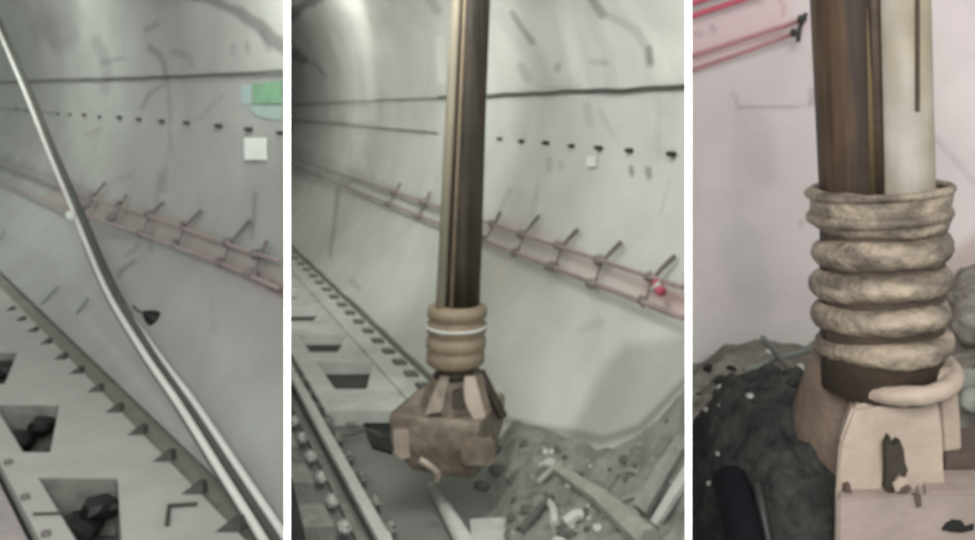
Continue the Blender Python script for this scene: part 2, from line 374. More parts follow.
for (px, py, w) in ((18,109,3.6),(27,110.5,3.8),(59,114,4),(71,114.5,4.5),(85,115,6),(101,117,6),(120.5,117.5,7.5),(140,119.5,7.5),(163,121.5,8.5),(188,122.8,8.5),(220,126,10.5),(250,129.5,10.5),(282,133,8)):
    p = B1.at(px, py, 0.015); s = p.y / F; bm = bmesh.new()
    n_ = B1.at(px+1, py+0.1, 0.015) - p; n_.normalize()
    rot = Matrix.Rotation(math.atan2(n_.y, n_.x), 3, 'Z'); box(bm, p, (w*s*1.3, 0.05, w*s*0.4), rot)
    bmesh.ops.bevel(bm, geom=bm.edges[:], offset=w*s*0.1, segments=2, affect='EDGES')
    if px > 275: clip(bm, XD1, -1)
    tag(mk('cable_clip', bm, M['clip'], loc=p), 'small black clip in the dotted row under the cable on the left wall', 'clip', 'row of black clips on the left wall')
# pipes and brackets
B1U = [(-40,147),(60,185),(105,203),(160,220),(240,249),(290,265)]; B1L = [(-40,162),(60,207),(105,224),(147,237),(230,267),(290,293)]
along(B1, B1U, 0.10, 0.015, 'wall_pipe', M['pipe'], 'dusty pinkish pipe on the left wall, upper of the bracketed pair', 'pipe', XD1, -1)
along(B1, B1L, 0.10, 0.017, 'wall_pipe', M['pipe'], 'dusty pinkish pipe on the left wall, lower of the bracketed pair', 'pipe', XD1, -1)
def bracket(B, up_, lo_, top, label, group, m=M['bracket']):
    a = B.at(*top, 0.05); b = B.at(*up_, 0.07); c = B.at(*lo_, 0.07); s = b.y / F
    t = thing('pipe_bracket', label, 'bracket', c, group)
    bm = bmesh.new(); tube(bm, smoothpath([a, b, c], 3), [0.018,0.018,0.016,0.012,0.010,0.010,0.010], 6); part('strap', bm, m, t)
    for q in (up_, lo_):
        p = B.at(*q, 0.10); bm = bmesh.new(); rock(bm, p, 0.055, q[0], 0.9, 1); part('clamp', bm, m, t)
    return t
for u_, l_, t_ in (((99,199),(93,211),(109,184)),((127,207),(120,221),(130,196)),((157,217),(149,237),(168,204)),((192,229),(184,248),(206,212)),((238,246),(230,267),(255,222)),((268,258),(262,278),(272,243))):
    bracket(B1, u_, l_, t_, 'small dark bracket clamping the two pinkish pipes to the left wall', 'pipe brackets on the left wall')
def patch_on(B, corners, off, th, name, m, label, cat, kind_parent=None, n=6):
    """thin sheet that follows the lining; corners = tl, tr, br, bl in image points"""
    bm = bmesh.new(); g = []
    for j in range(n + 1):
        row = []
        for i in range(n + 1):
            a = i / n; b = j / n
            x = (corners[0][0]*(1-a) + corners[1][0]*a)*(1-b) + (corners[3][0]*(1-a) + corners[2][0]*a)*b
            y_ = (corners[0][1]*(1-a) + corners[1][1]*a)*(1-b) + (corners[3][1]*(1-a) + corners[2][1]*a)*b
            row.append(bm.verts.new(B.at(x, y_, off)))
        g.append(row)
    for j in range(n):
        for i in range(n): bm.faces.new((g[j][i], g[j][i+1], g[j+1][i+1], g[j+1][i]))
    r = bmesh.ops.extrude_face_region(bm, geom=bm.faces[:])
    d = (B.at(corners[0][0], corners[0][1], off + th) - B.at(corners[0][0], corners[0][1], off))
    bmesh.ops.translate(bm, verts=[v for v in r['geom'] if isinstance(v, bmesh.types.BMVert)], vec=d)
    if kind_parent is None: return tag(mk(name, bm, m), label, cat)
    return part(name, bm, m, kind_parent)
patch_on(B1, ((246.5,138),(268,138),(268.5,160.5),(247,160)), 0.012, 0.012, 'white_card', M['white'], 'square white card fixed to the left wall below the black clips', 'card')
gt = thing('green_marking', 'blurred green painted marking on the left wall under the cable', 'painted marking', B1.at(262,96))
patch_on(B1, ((254,84),(283,81),(283,104),(254,104)), 0.010, 0.004, 'paint_block', M['green'], None, None, gt)
patch_on(B1, ((243,86),(252,85),(251.5,104),(243.5,104)), 0.010, 0.004, 'pale_stroke', M['teal_lt'], None, None, gt)
patch_on(B1, ((247,106),(283,106),(283,120),(262,118)), 0.010, 0.003, 'pale_wash', M['green_lt'], None, None, gt)
# rebar stubs on the lower wall
for a, b in (((42,305),(62,289)),((77,314),(92,301)),((0,240),(7,233))):
    p = B1.at(*a, 0.01); q = B1.at(*b, 0.05); bm = bmesh.new(); tube(bm, [p, q], 0.011, 6)
    tag(mk('steel_stub', bm, M['cable_lt'], loc=p), 'short dark steel stub sticking from the lower left wall above the gutter', 'stub', 'steel stubs on the lower left wall')
# black lamp
lp = B1.at(153, 318, 0.08); tl = thing('black_float', 'small black teardrop-shaped lamp on a short cord against the left wall', 'lamp', lp)
bm = bmesh.new(); s = lp.y / F
tube(bm, [P(143,312,lp.y), P(146,314,lp.y), P(150,316.5,lp.y), P(155,319,lp.y), P(159,321,lp.y), P(162,323,lp.y)], [2*s, 4.4*s, 7.0*s, 8.2*s, 7.2*s, 3*s], 12); part('body', bm, M['black'], tl, True)
bm = bmesh.new(); tube(bm, smoothpath([P(133,306,lp.y-0.1), P(138,311,lp.y-0.05), P(145,313,lp.y)], 4), 1.1*s, 6); part('cord', bm, M['clip'], tl)
tl.name = 'wall_lamp'

# the long boom
cl = [(-14,-4,15.0),(0,28,13.5),(27,90,12.0),(50,147,10.7),(78,212,9.3),(110,286,8.0),(149,350,6.8),(187,404,6.05),(232,474,5.3),(271,534,4.8),(281,552,4.65)]
def width_at(y):   # image width of the pair
    return float(np.interp(y, [-10,28,147,212,286,352,404,474,540,560], [6,7.5,10,12.5,16,20,23.5,27.5,32,33]))
def boom_path(o, k, dz=0.0):
    """one tube of the boom: sideways offset and radius as fractions of the width, each (far end, near end)"""
    out = []; n = len(cl) - 1
    for i, (x, y, Y) in enumerate(cl):
        w = width_at(y); f = min(1, max(0, (y - 120) / 330)); oo = o[0] * (1-f) + o[1] * f; kk = k[0] * (1-f) + k[1] * f
        out.append((P(x + oo * w * 1.15, y, Y + dz), kk * w * Y / F))
    pts = smoothpath([p for p, _ in out], 5); rr = np.interp(np.linspace(0, n, len(pts)), range(n + 1), [w for _, w in out])
    return pts, list(map(float, rr))
bt = thing('steel_boom', 'long bright steel twin-tube boom leaning diagonally across the left wall', 'boom', P(275,548,4.7))
p, r = boom_path((-0.30,-0.31), (0.18,0.145)); bm = bmesh.new(); tube(bm, p, r, 14); clip(bm, XD1, -1); part('main_tube', bm, M['steel'], bt, True)
p, r = boom_path((0.20,0.33), (0.10,0.135), -0.01); k0 = int(len(p) * 0.50); bm = bmesh.new(); tube(bm, p[k0:], [q*min(1, 0.3 + 0.08*i) for i, q in enumerate(r[k0:])], 14); clip(bm, XD1, -1); part('second_tube', bm, M['steel_md'], bt, True)
p, r = boom_path((0.10,0.02), (0.42,0.22), 0.06); bm = bmesh.new(); tube(bm, p, r, 10); clip(bm, XD1, -1); part('shade_strip', bm, M['dkstrip'], bt)  # dark strip paints the shadow running between the tubes
p, r = boom_path((-0.48,-0.50), (0.07,0.06), 0.03); bm = bmesh.new(); tube(bm, p[22:], r[22:], 8); clip(bm, XD1, -1); part('dark_edge_line', bm, M['dkstrip'], bt)  # thin dark line along the left edge of the boom
bm = bmesh.new(); q = P(71.5, 216, 9.15); rock(bm, q, 0.062, 4, 0.9); part('clamp', bm, M['white'], bt, True)

# ================================================================== BAY 2 (middle)
w2 = lining('wall_middle', B2, D(-47), D(66), 4.4, 42, 300, 360, XD1, 1, XD2, -1)
st2 = [([(286,18),(300,8),(318,-4)], 6, 0.6), ([(294,54),(304,59)], 4.5, 0.7), ([(304,59),(316,65),(326,76)], 2, 0.8), ([(512,13),(522,28),(532,42)], 2.6, 0.72), ([(521,66),(527,78)], 3.5, 0.84), ([(558,66),(557,70)], 2.5, 0.78),
 ([(590,-4),(602,14)], 5, 0.66), ([(610,16),(636,30),(648,50),(650,64)], 4, 0.84), ([(649,48),(650,62)], 2.6, 0.7), ([(592,62),(606,63)], 3, 0.84), ([(545,88),(580,86)], 1.6, 0.9),
 ([(338,186),(336,212),(330,256)], 2.0, 0.78), ([(340,180),(348,184)], 3, 0.85), ([(668,92),(668,150)], 9, 0.9), ([(520,96),(520,134)], 7, 0.93), ([(587,106),(590,122)], 4, 0.9), ([(600,112),(612,134)], 2.5, 0.92),
 ([(291,150),(360,178),(437,210)], 6, 0.90), ([(484,226),(560,254),(690,312)], 12, (1.03, 0.92, 0.93)), ([(650,290),(690,306)], 8, (1.0, 0.84, 0.85)), ([(550,20),(565,60)], 14, 1.07), ([(631,168),(632,174)], 2.6, 0.6), ([(648,170),(649,176)], 2.6, 0.65), ([(549,160),(549,170)], 2.2, 0.88),  # pink strokes paint the colour spill round the pipes
 ([(561,163),(562,168)], 2.2, 0.9), ([(500,210),(510,190)], 2, 0.88), ([(532,215),(538,188)], 2, 0.9), ([(660,214),(670,180)], 1.5, 0.92), ([(520,330),(560,400)], 30, 1.06), ([(330,280),(420,300)], 30, 1.05), ([(580,330),(600,322)], 4, 0.92),
 ([(380,20),(400,40)], 10, (1.0,0.95,0.96)), ([(360,60),(364,100)], 3, 0.94), ([(365,140),(372,180)], 3, 0.95), ([(430,0),(437,10)], 4, 0.85), ([(440,40),(442,80)], 4, 1.12), ([(505,262),(500,280)], 8, (1.04,0.99,0.97)),
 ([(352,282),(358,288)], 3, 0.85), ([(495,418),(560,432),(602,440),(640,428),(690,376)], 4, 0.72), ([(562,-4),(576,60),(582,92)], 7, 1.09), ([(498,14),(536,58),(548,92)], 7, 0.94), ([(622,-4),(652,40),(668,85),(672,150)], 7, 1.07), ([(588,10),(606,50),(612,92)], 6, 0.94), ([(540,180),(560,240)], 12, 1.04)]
stain_and_light(w2, (183,185,178), st2, [([(556,470),(588,400),(606,362),(626,344),(660,338),(700,334),(700,480)], 9, 0.70), ([(286,-20),(700,-20),(700,50),(600,20),(480,10),(360,40),(286,40)], 14, 0.90)])
thick(w2, 0.25)
bm = bmesh.new(); B2.block(bm, -1.5, 2.5, 3.4, 24, -3.1, -2.52, 1); clip(bm, XD1, 1); clip(bm, XD2, -1); tag(mk('floor', bm, M['mud']), kind='structure')
bm = bmesh.new(); B2.block(bm, 2.36, 2.46, 5.9, 24, -2.6, -2.42, 1); clip(bm, XD1, 1); clip(bm, XD2, -1); tag(mk('trim_2', bm, M['wet']), kind='structure')
ts2 = thing('track_slab', 'pale ladder slab with square openings left of the middle digging shaft', 'track slab', B2.Wy(1.8, 7.5, -2.52))
bm = bmesh.new()
YE = yY(B2, 400, 410)
B2.block(bm, 2.0, 2.14, YE, 24, -2.52, -2.38); B2.block(bm, 2.14, 2.38, YE+0.25, 24, -2.52, -2.44); B2.block(bm, 1.33, 1.505, YE, 24, -2.52, -2.40)
e = [yY(B2,350,389), yY(B2,343,362), yY(B2,325,352), yY(B2,318,334), yY(B2,308,321), yY(B2,305,307), yY(B2,300,299), yY(B2,297,289)]
cr2 = [(YE, e[0]), (e[1], e[2]), (e[3], e[4]), (e[5], e[6]), (e[7], e[7] + 0.7)]
y = e[7] + 0.7
for k in range(5): cr2.append((y + 1.0, y + 1.7)); y += 1.7
for a, b in cr2: B2.block(bm, 1.505, 2.0, a, b, -2.52, -2.401)
for a, b in zip([c[1] for c in cr2[:-1]], [c[0] for c in cr2[1:]]):
    prism(bm, [B2.Wy(1.76, a, -2.402), B2.Wy(2.0, a, -2.402), B2.Wy(2.0, b - 0.02, -2.402)], (0, 0, -0.1))
clip(bm, XD1, 1); part('slab', bm, M['slab2'], ts2)
bm = bmesh.new()
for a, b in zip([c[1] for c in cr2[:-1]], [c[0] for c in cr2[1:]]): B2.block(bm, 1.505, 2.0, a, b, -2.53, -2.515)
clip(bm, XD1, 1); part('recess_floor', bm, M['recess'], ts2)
bm = bmesh.new()
for a, b in zip([c[1] for c in cr2[:-1]], [c[0] for c in cr2[1:]]):
    B2.block(bm, 1.62, 1.9, a, a + 0.10, -2.52, -2.45); B2.block(bm, 1.75, 1.99, a + 0.05, a + 0.2, -2.52, -2.47)
clip(bm, XD1, 1); part('dark_lump', bm, M['black'], ts2)
for k in range(22):
    Y = 7.1 + k * 0.34 + k * k * 0.006
    bm = bmesh.new(); B2.block(bm, 2.21, 2.31, Y, Y + 0.12, -2.44, -2.41); part('notch', bm, M['wet'], ts2)  # dark blocks stand in for the shadowed notches here too
# running rail with clips
rt = thing('running_rail', 'pale steel rail running up the lower left of the middle section', 'rail', B2.Wy(1.2, 5, -2.52))
bm = bmesh.new(); B2.block(bm, 1.13, 1.30, 4.3, 15, -2.52, -2.48, 1); clip(bm, XD1, 1); part('rail_foot', bm, M['stone'], rt)
bm = bmesh.new(); B2.block(bm, 1.205, 1.225, 4.3, 15, -2.48, -2.39, 1); clip(bm, XD1, 1); part('rail_web', bm, M['wet'], rt)
bm = bmesh.new(); B2.block(bm, 1.18, 1.25, 4.3, 15, -2.39, -2.35, 1); clip(bm, XD1, 1); part('rail_head', bm, M['stone_lt'], rt)
ci = 0
for k in range(14):
    Y = 4.55 + k * 0.36
    for u, s_ in ((1.08, 1), (1.335, -1)):
        c = B2.Wy(u, Y, -2.45)
        if proj(c)[0] < 292: continue
        bm = bmesh.new(); box(bm, c, (0.07, 0.12, 0.06), Matrix.Rotation(0.35, 3, 'Z')); bmesh.ops.bevel(bm, geom=bm.edges[:], offset=0.015, segments=2, affect='EDGES'); part('rail_clip', bm, M['stone_lt'] if s_ > 0 else M['stone'], rt, True)
for k in range(9):
    Y = 4.62 + k * 0.62
    bm = bmesh.new(); B2.block(bm, 0.62, 1.02, Y, Y + 0.30, -2.52, -2.43); clip(bm, XD1, 1)
    if len(bm.verts) < 4: bm.free(); continue
    tag(mk('sleeper', bm, M['stone'] if k else M['dust']), 'dusty concrete sleeper left of the pale rail beside the left divider', 'sleeper', 'sleepers left of the rail')
bm = bmesh.new(); b_ = B2.floor(292, 552, -2.38); c_ = B2.floor(291, 470, -2.38)
prism(bm, [B2.floor(280,570,-2.36), B2.floor(312,570,-2.36), B2.floor(304,530,-2.36), B2.floor(292,478,-2.36), B2.floor(284,470,-2.36)], (0,0,-0.1))
clip(bm, XD1, 1); tag(mk('black_gap_patch', bm, M['black']), 'black patch standing for the dark gap on the ground against the left divider', 'patch')  # black sheet put where the corner is a dark gap

along(B2, [(284,104.5),(360,101),(440,97.5)], 0.03, 0.010, 'cable', M['cable_lt'], 'thin grey cable on the middle wall left of the digging shaft, upper one', 'cable', XD1, 1, 0.001)
along(B2, [(440,97.5),(489,95.5),(560,92),(620,90),(692,86)], 0.03, 0.017, 'cable', M['cable'], 'dark cable running level across the middle wall right of the digging shaft', 'cable', XD2, -1, 0.0016)
along(B2, [(284,120),(330,122),(380,128),(440,133)], 0.03, 0.010, 'thin_cable', M['cable_lt'], 'thin grey cable on the middle wall left of the digging shaft, lower one', 'cable', XD1, 1)
for (px, py, w) in ((501,139,8),(523,141.5,9.5),(547,143,10),(573,146,8.5),(600,148,11),(631,150.5,11),(673,154,12.5)):
    p = B2.at(px, py, 0.015); s = p.y / F; bm = bmesh.new(); n_ = (B2.at(px+1, py+0.1, 0.015) - p).normalized()
    box(bm, p, (w*s*1.0, 0.05, w*s*0.38), Matrix.Rotation(math.atan2(n_.y, n_.x), 3, 'Z')); bmesh.ops.bevel(bm, geom=bm.edges[:], offset=w*s*0.1, segments=2, affect='EDGES')
    tag(mk('cable_clip', bm, M['clip'], loc=p), 'small black clip in the dotted row under the cable on the middle wall', 'clip', 'row of black clips on the middle wall')
patch_on(B2, ((589,156),(598,156),(598,167),(589,167)), 0.012, 0.012, 'white_light_spot', M['white'], 'tiny white painted light spot on the middle wall below the black clips', 'light spot')  # white patch paints a spot of light on the wall
def line2(m, xs): return [(x, 110 + m * (x - 147)) for x in xs]
xs = (284, 350, 430, 500, 580, 640, 695)
along(B2, line2(0.331, xs), 0.10, 0.017, 'wall_pipe', M['pipe'], 'dusty pinkish pipe on the middle wall, upper of the bracketed pair', 'pipe', XD2, -1)
along(B2, line2(0.388, xs), 0.10, 0.019, 'wall_pipe', M['pipe'], 'dusty pinkish pipe on the middle wall, lower of the bracketed pair', 'pipe', XD2, -1)
for u_, l_, t_ in (((400,194),(394,206),(404,184)),((430,204),(424,218),(434,192)),((500,227),(492,242),(505,213)),((531,237),(524,256),(544,217)),((570,249),(562,271),(583,231)),((611,264),(602,288),(627,244)),((662,281),(654,306),(681,258))):
    bracket(B2, u_, l_, t_, 'small dark bracket clamping the two pinkish pipes to the middle wall', 'pipe brackets on the middle wall')
ct = thing('red_coupling', 'bright red and white coupling on the pinkish pipes beside the right divider', 'coupling', B2.at(676,294,0.1))
bm = bmesh.new(); tube(bm, [B2.at(672,289,.13), B2.at(678,298,.13)], 0.035, 10); part('red_body', bm, M['pipe_red'], ct, True)
bm = bmesh.new(); tube(bm, [B2.at(670,297,.15), B2.at(679,290,.15)], 0.018, 8); part('white_band', bm, M['stone_lt'], ct, True)

# spoil heap against the wall
def heap(name, m, x0, x1, Y0, Y1, hf, nx, ny, px=None, keep=0, px2=None, keep2=0, zb=-0.3):
    bm = bmesh.new(); g = []
    for j in range(ny + 1):
        row = []
        for i in range(nx + 1):
            x = x0 + (x1 - x0) * i / nx; Y = Y0 + (Y1 - Y0) * j / ny
            row.append(bm.verts.new((x, Y, hf(x, Y))))
        g.append(row)
    for j in range(ny):
        for i in range(nx): bm.faces.new((g[j][i], g[j][i+1], g[j+1][i+1], g[j+1][i]))
    # skirt
    ring = [g[0][i] for i in range(nx+1)] + [g[j][nx] for j in range(1, ny+1)] + [g[ny][i] for i in range(nx-1, -1, -1)] + [g[j][0] for j in range(ny-1, 0, -1)]
    low = [bm.verts.new((v.co.x, v.co.y, zb)) for v in ring]
    for k in range(len(ring)): bm.faces.new((ring[k], low[k], low[(k+1) % len(ring)], ring[(k+1) % len(ring)]))
    if px: clip(bm, px, keep)
    if px2: clip(bm, px2, keep2)
    return tag(mk(name, bm, m, smooth=True), None, None, None, 'stuff')
sil = [(460,425),(500,417),(520,420),(545,428),(575,440),(600,446),(620,444),(640,434),(662,413),(684,388),(700,370)]
def hf2(x, Y):
    px = CX + F * x / Y
    sy = float(np.interp(px, [s[0] for s in sil], [s[1] for s in sil]))
    w = B2.at(px, sy); back = w.y; hb = w.z                     # where the heap meets the lining
    base = -0.14 + H - 2.4
    d = (Y - 4.05) / max(0.3, back - 4.05); d = max(0.0, min(1.0, d))
    s = (px - 478) / 40.0; s = max(0.0, min(1.0, s)); s = s*s*(3-2*s)
    h = base + (hb - base) * d
    if Y > back: h = hb - (Y - back) * 1.3 + 0.0
    q = Vector((x, Y, 0))
    h += (noise.noise(q * 5) * 0.045 + noise.noise(q * 12 + Vector((3,1,2))) * 0.035) * (0.4 + 0.6 * s) * (1 if d < 0.93 else 0.35)
    return base - 0.1 + (h - base + 0.1) * (0.15 + 0.85 * s) if px < 520 else h
hp = heap('spoil_heap', M['rubble'], -0.1, 1.75, 3.9, 7.4, hf2, 130, 160, XD2, -1)
tag(hp, 'grey rubble heap against the middle wall right of the digging shoe', 'rubble heap')

def on_heap(px, py, hf=hf2, Ymin=4.0, Ymax=7.5):
    Y = Ymin
    while Y < Ymax:
        p = P(px, py, Y)
        if p.z <= hf(p.x, p.y): return p
        Y += 0.02
    return P(px, py, Y)
random.seed(3)
cnt = 0
for k in range(95):
    px = random.uniform(505, 680); f = random.random()
    sy = float(np.interp(px, [s[0] for s in sil], [s[1] for s in sil])); py = sy + 8 + f * (545 - sy - 8)
    p = on_heap(px, py); r = random.uniform(2.2, 6.5) * p.y / F
    if proj(p + Vector((r*1.4,0,0)))[0] > 686: continue
    bm = bmesh.new(); rock(bm, p, r, k * 1.37, 0.7)
    kind = random.choice(['stone', 'stone', 'stone_dk', 'stone_lt', 'stone_dk'])
    lab = {'stone': 'grey broken stone on the spoil heap right of the middle shoe', 'stone_dk': 'dark broken stone on the spoil heap right of the middle shoe', 'stone_lt': 'pale broken stone on the spoil heap right of the middle shoe'}[kind]
    tag(mk('stone', bm, M[kind], loc=p), lab, 'stone', {'stone': 'grey', 'stone_dk': 'dark', 'stone_lt': 'pale'}[kind] + ' stones on the middle spoil heap')
def stick(a, b, r0, r1, m, label, name='timber_stick', lift=0.02, flat=False, cat='stick'):
    p = on_heap(*a); q = on_heap(*b); u = Vector((0,0,lift))
    bm = bmesh.new(); mid = (p+q)/2 + Vector((0.01,0,0.02)) ; tube(bm, [p+u, mid+u, q+u], [r0, (r0+r1)/2, r1], 7)
    clip(bm, XD2, -1); return tag(mk(name, bm, M[m]), label, cat)
stick((558,474),(650,548), 0.03, 0.075, 'stick', 'thick grey plank running down the spoil heap to the bottom edge', lift=0.03)
stick((538,486),(562,466), 0.02, 0.016, 'stick', 'thin grey stick leaning up to the top end of the thick plank')
stick((640,520),(684,448), 0.055, 0.045, 'stone', 'broad pale slab leaning up the right side of the spoil heap', 'stone_slab', 0.05, cat='slab')
stick((655,532),(690,478), 0.03, 0.04, 'stone_lt', 'pale splinter lying right of the broad leaning slab', 'stone_splinter', 0.04, cat='splinter')
stick((548,505),(555,530), 0.02, 0.028, 'stone_lt', 'short pale post in the rubble left of the thick plank', 'broken_post', 0.03, cat='post')
stick((566,528),(582,520), 0.035, 0.03, 'stone_lt', 'white lump of concrete in the rubble at the foot of the thick plank', 'concrete_lump', 0.03, cat='lump')
stick((608,514),(640,498), 0.018, 0.014, 'stone', 'slim grey stick lying level in the middle of the heap')
stick((618,478),(640,477), 0.02, 0.02, 'stone', 'short grey bar near the top of the heap below the wet wall patch')
stick((520,535),(552,500), 0.03, 0.02, 'stone_dk', 'dark stick pointing up towards the left end of the heap')
# pale slab lying at the bottom
def floor_slab(corners, z, th, m, name, label, B=B2, cat='slab', clipx=None, keep=0):
    bm = bmesh.new(); top = [B.floor(*c, z) for c in corners]; prism(bm, top, (0,0,-th))
    if clipx: clip(bm, clipx, keep)
    return tag(mk(name, bm, m), label, cat)
floor_slab([(470,519),(500,517),(524,524),(532,552),(472,552)], -2.44, 0.09, M['stone_lt'], 'concrete_slab', 'pale concrete slab at the bottom edge right of the bright bar')
floor_slab([(372,529),(388,527),(395,545),(378,552)], -2.45, 0.07, M['stone_lt'], 'concrete_chip', 'small pale concrete chip at the bottom edge right of the rail', cat='chip')
floor_slab([(360,414),(384,408),(398,428),(392,452),(372,446)], -2.50, 0.03, M['black'], 'dark_hole_stand_in', 'black sheet standing for a dark hole in the mud left of the digging shoe', cat='hole').name = 'hole'  # black sheet stands in for a dark hole in the mud
for i, (px, py, r) in enumerate(((345,408,9),(362,402,7),(330,424,6),(376,396,8),(390,394,6),(352,424,5),(410,402,6),(338,396,5),(398,412,5))):
    p = B2.floor(px, py, -2.47); bm = bmesh.new(); rock(bm, p, r * p.y / F, i * 2.3 + 1, 0.5)
    tag(mk('stone', bm, M['stone_lt'] if i % 2 == 0 else M['stone'], loc=p), 'dusty stone in front of the end of the middle ladder slab', 'stone', 'stones at the end of the middle ladder slab')
bm = bmesh.new(); tube(bm, smoothpath([B2.floor(318,428,-2.47), B2.floor(345,436,-2.46), B2.floor(366,430,-2.45), B2.floor(384,436,-2.46)], 4), 0.012, 6)
tag(mk('loose_wire', bm, M['stone_dk']), 'dark wire lying on the mud left of the digging shoe', 'wire')

# ---- the digging shaft
Y2 = 5.75
dt = thing('digging_shaft', 'olive bronze drilling shaft with ringed collar and brown shoe in the middle section', 'drilling shaft', P(455, 484, Y2))
def ax2(z):   # leaning axis, defined by two points
    a = P(457.5, 305, Y2); b = P(471, -20, Y2 + 0.12); f = (z - a.z) / (b.z - a.z); return a.lerp(b, f)
z305 = P(457,305,Y2).z; ztop = P(470,-170,Y2).z
bm = bmesh.new(); lathe(bm, [(0.134, z305-0.1), (0.134, z305+0.3), (0.124, z305+1.2), (0.12, ztop)], lambda z: ax2(z) + Vector((0.008,0,0)), 40); part('shaft', bm, M['rod2'], dt, True)
bm = bmesh.new()
for i in range(1):
    a = ax2(z305) + Vector((-0.100,-0.085,0)); b = ax2(ztop) + Vector((-0.080,-0.085,0)); tube(bm, [a, b], 0.034, 16)
part('highlight_bar', bm, M['rod2lt'], dt, True)  # pale bar paints the highlight down the shaft's left side
bm = bmesh.new(); tube(bm, [ax2(z305) + Vector((-0.035,-0.125,0)), ax2(ztop) + Vector((-0.03,-0.115,0))], 0.012, 10); part('midtone_bar', bm, M['collar2'], dt, True)  # narrow bar paints the half-lit strip beside the highlight
def zz2(y): return P(457, y, Y2).z
prof = [(0.12, zz2(303)), (0.182, zz2(306)), (0.19, zz2(309)), (0.19, zz2(315)), (0.172, zz2(317)), (0.172, zz2(320)), (0.19, zz2(322)), (0.192, zz2(330)), (0.178, zz2(332)), (0.178, zz2(335)), (0.19, zz2(337)), (0.192, zz2(345)), (0.18, zz2(347)), (0.18, zz2(349)), (0.186, zz2(351)), (0.186, zz2(360)), (0.165, zz2(363)), (0.12, zz2(364))]
bm = bmesh.new(); lathe(bm, prof[::-1], lambda z: ax2(z) + Vector((0,0,0)), 44); col2 = part('collar', bm, M['collar2'], dt, True)
bm = bmesh.new(); lathe(bm, [(0.188, zz2(327)), (0.199, zz2(326)), (0.199, zz2(324.5)), (0.188, zz2(323.5))], ax2, 44); sub('bright_ring', bm, M['stone_lt'], dt, col2, True)
bm = bmesh.new(); lathe(bm, [(0.14, zz2(374)), (0.12, zz2(370)), (0.12, zz2(360))], ax2, 30); part('neck', bm, M['shoe2dk'], dt, True)
def loft(bm, secs, nseg=8, phase=math.pi/8):
    kx = 1 / max(abs(math.cos(phase + k*2*math.pi/nseg)) for k in range(nseg))
    rings = []
    for cx, py, hw, dep, Yc in secs:
        c = P(cx, py, Yc); w = hw * Yc / F
        rings.append([bm.verts.new(c + Vector((w * kx * math.cos(phase + k*2*math.pi/nseg), dep * math.sin(phase + k*2*math.pi/nseg), 0))) for k in range(nseg)])
    for i in range(len(rings)-1):
        for k in range(nseg): bm.faces.new((rings[i][k], rings[i][(k+1)%nseg], rings[i+1][(k+1)%nseg], rings[i+1][k]))
    bm.faces.new(rings[0]); bm.faces.new(rings[-1])
bm = bmesh.new(); loft(bm, [(459,371,23,0.14,Y2), (458,379,27,0.17,Y2), (456,398,34,0.20,Y2), (455,414,38,0.22,Y2), (454,425,38,0.22,Y2)]); bmesh.ops.bevel(bm, geom=bm.edges[:], offset=0.008, segments=1, affect='EDGES'); part('upper_shoe', bm, M['shoe2'], dt)
bm = bmesh.new(); loft(bm, [(449,403,56,0.42,Y2), (449,406,57,0.44,Y2), (449,432,56,0.43,Y2), (451,447,49,0.38,Y2), (453,461,40,0.32,Y2)], 4, math.pi/4-0.30); bmesh.ops.bevel(bm, geom=bm.edges[:], offset=0.016, segments=1, affect='EDGES'); part('lower_shoe', bm, M['shoe2'], dt)
def fplate(pts, Y, th, m, name, par, bev=0.006):
    kx_ = 0.40 if pts[0][0] > 700 else 0.0
    bm = bmesh.new(); prism(bm, [P(x, y_, Yq) for (x, y_), Yq in zip(pts, Y if isinstance(Y, (list, tuple)) else [Y]*len(pts))], (th * kx_, th, 0))
    if bev: bmesh.ops.bevel(bm, geom=bm.edges[:], offset=bev, segments=2, affect='EDGES')
    return part(name, bm, M[m], par)
fplate([(393,432),(408,430),(410,458),(401,460),(394,453)], Y2-0.26, 0.10, 'shoe2lt', 'side_plate', dt)
fplate([(464,377),(475,377),(486,418),(474,422),(464,402)], [Y2-0.17,Y2-0.17,Y2-0.27,Y2-0.29,Y2-0.24], 0.05, 'shoe2lt', 'facet_plate', dt)  # pale plate paints the bright highlight on the front facet
fplate([(440,377),(450,377),(442,412),(424,416)], [Y2-0.17,Y2-0.17,Y2-0.28,Y2-0.27], 0.05, 'shoe2', 'facet_plate', dt)
fplate([(452,392),(462,388),(466,408),(452,410)], [Y2-0.24,Y2-0.24,Y2-0.29,Y2-0.29], 0.03, 'shoe2dk', 'slot_plate', dt)
bm = bmesh.new(); tube(bm, smoothpath([P(480,372,Y2), P(487,386,Y2-0.04), P(495,402,Y2-0.06), P(503,418,Y2-0.08)], 4), 0.034, 8); part('dark_brace', bm, M['shoe2dk'], dt)
bm = bmesh.new(); tube(bm, smoothpath([P(420,460,Y2-0.38), P(430,466,Y2-0.40), P(438,474,Y2-0.38), P(436,481,Y2-0.36)], 4), 0.02, 8); part('lug', bm, M['shoe2lt'], dt, True)
bm = bmesh.new(); box(bm, P(478,452,Y2-0.42), (0.2,0.06,0.16)); bmesh.ops.bevel(bm, geom=bm.edges[:], offset=0.02, segments=2, affect='EDGES'); part('front_block', bm, M['shoe2'], dt)
# bright bar from under the shoe
a = B2.floor(432,486,-2.47); b = B2.floor(473,556,-2.47); bm = bmesh.new(); tube(bm, [a, b], [0.035, 0.055], 10); tag(mk('bright_bar', bm, M['stone_lt'], smooth=True), 'bright pale bar on the ground coming from under the brown shoe', 'bar')
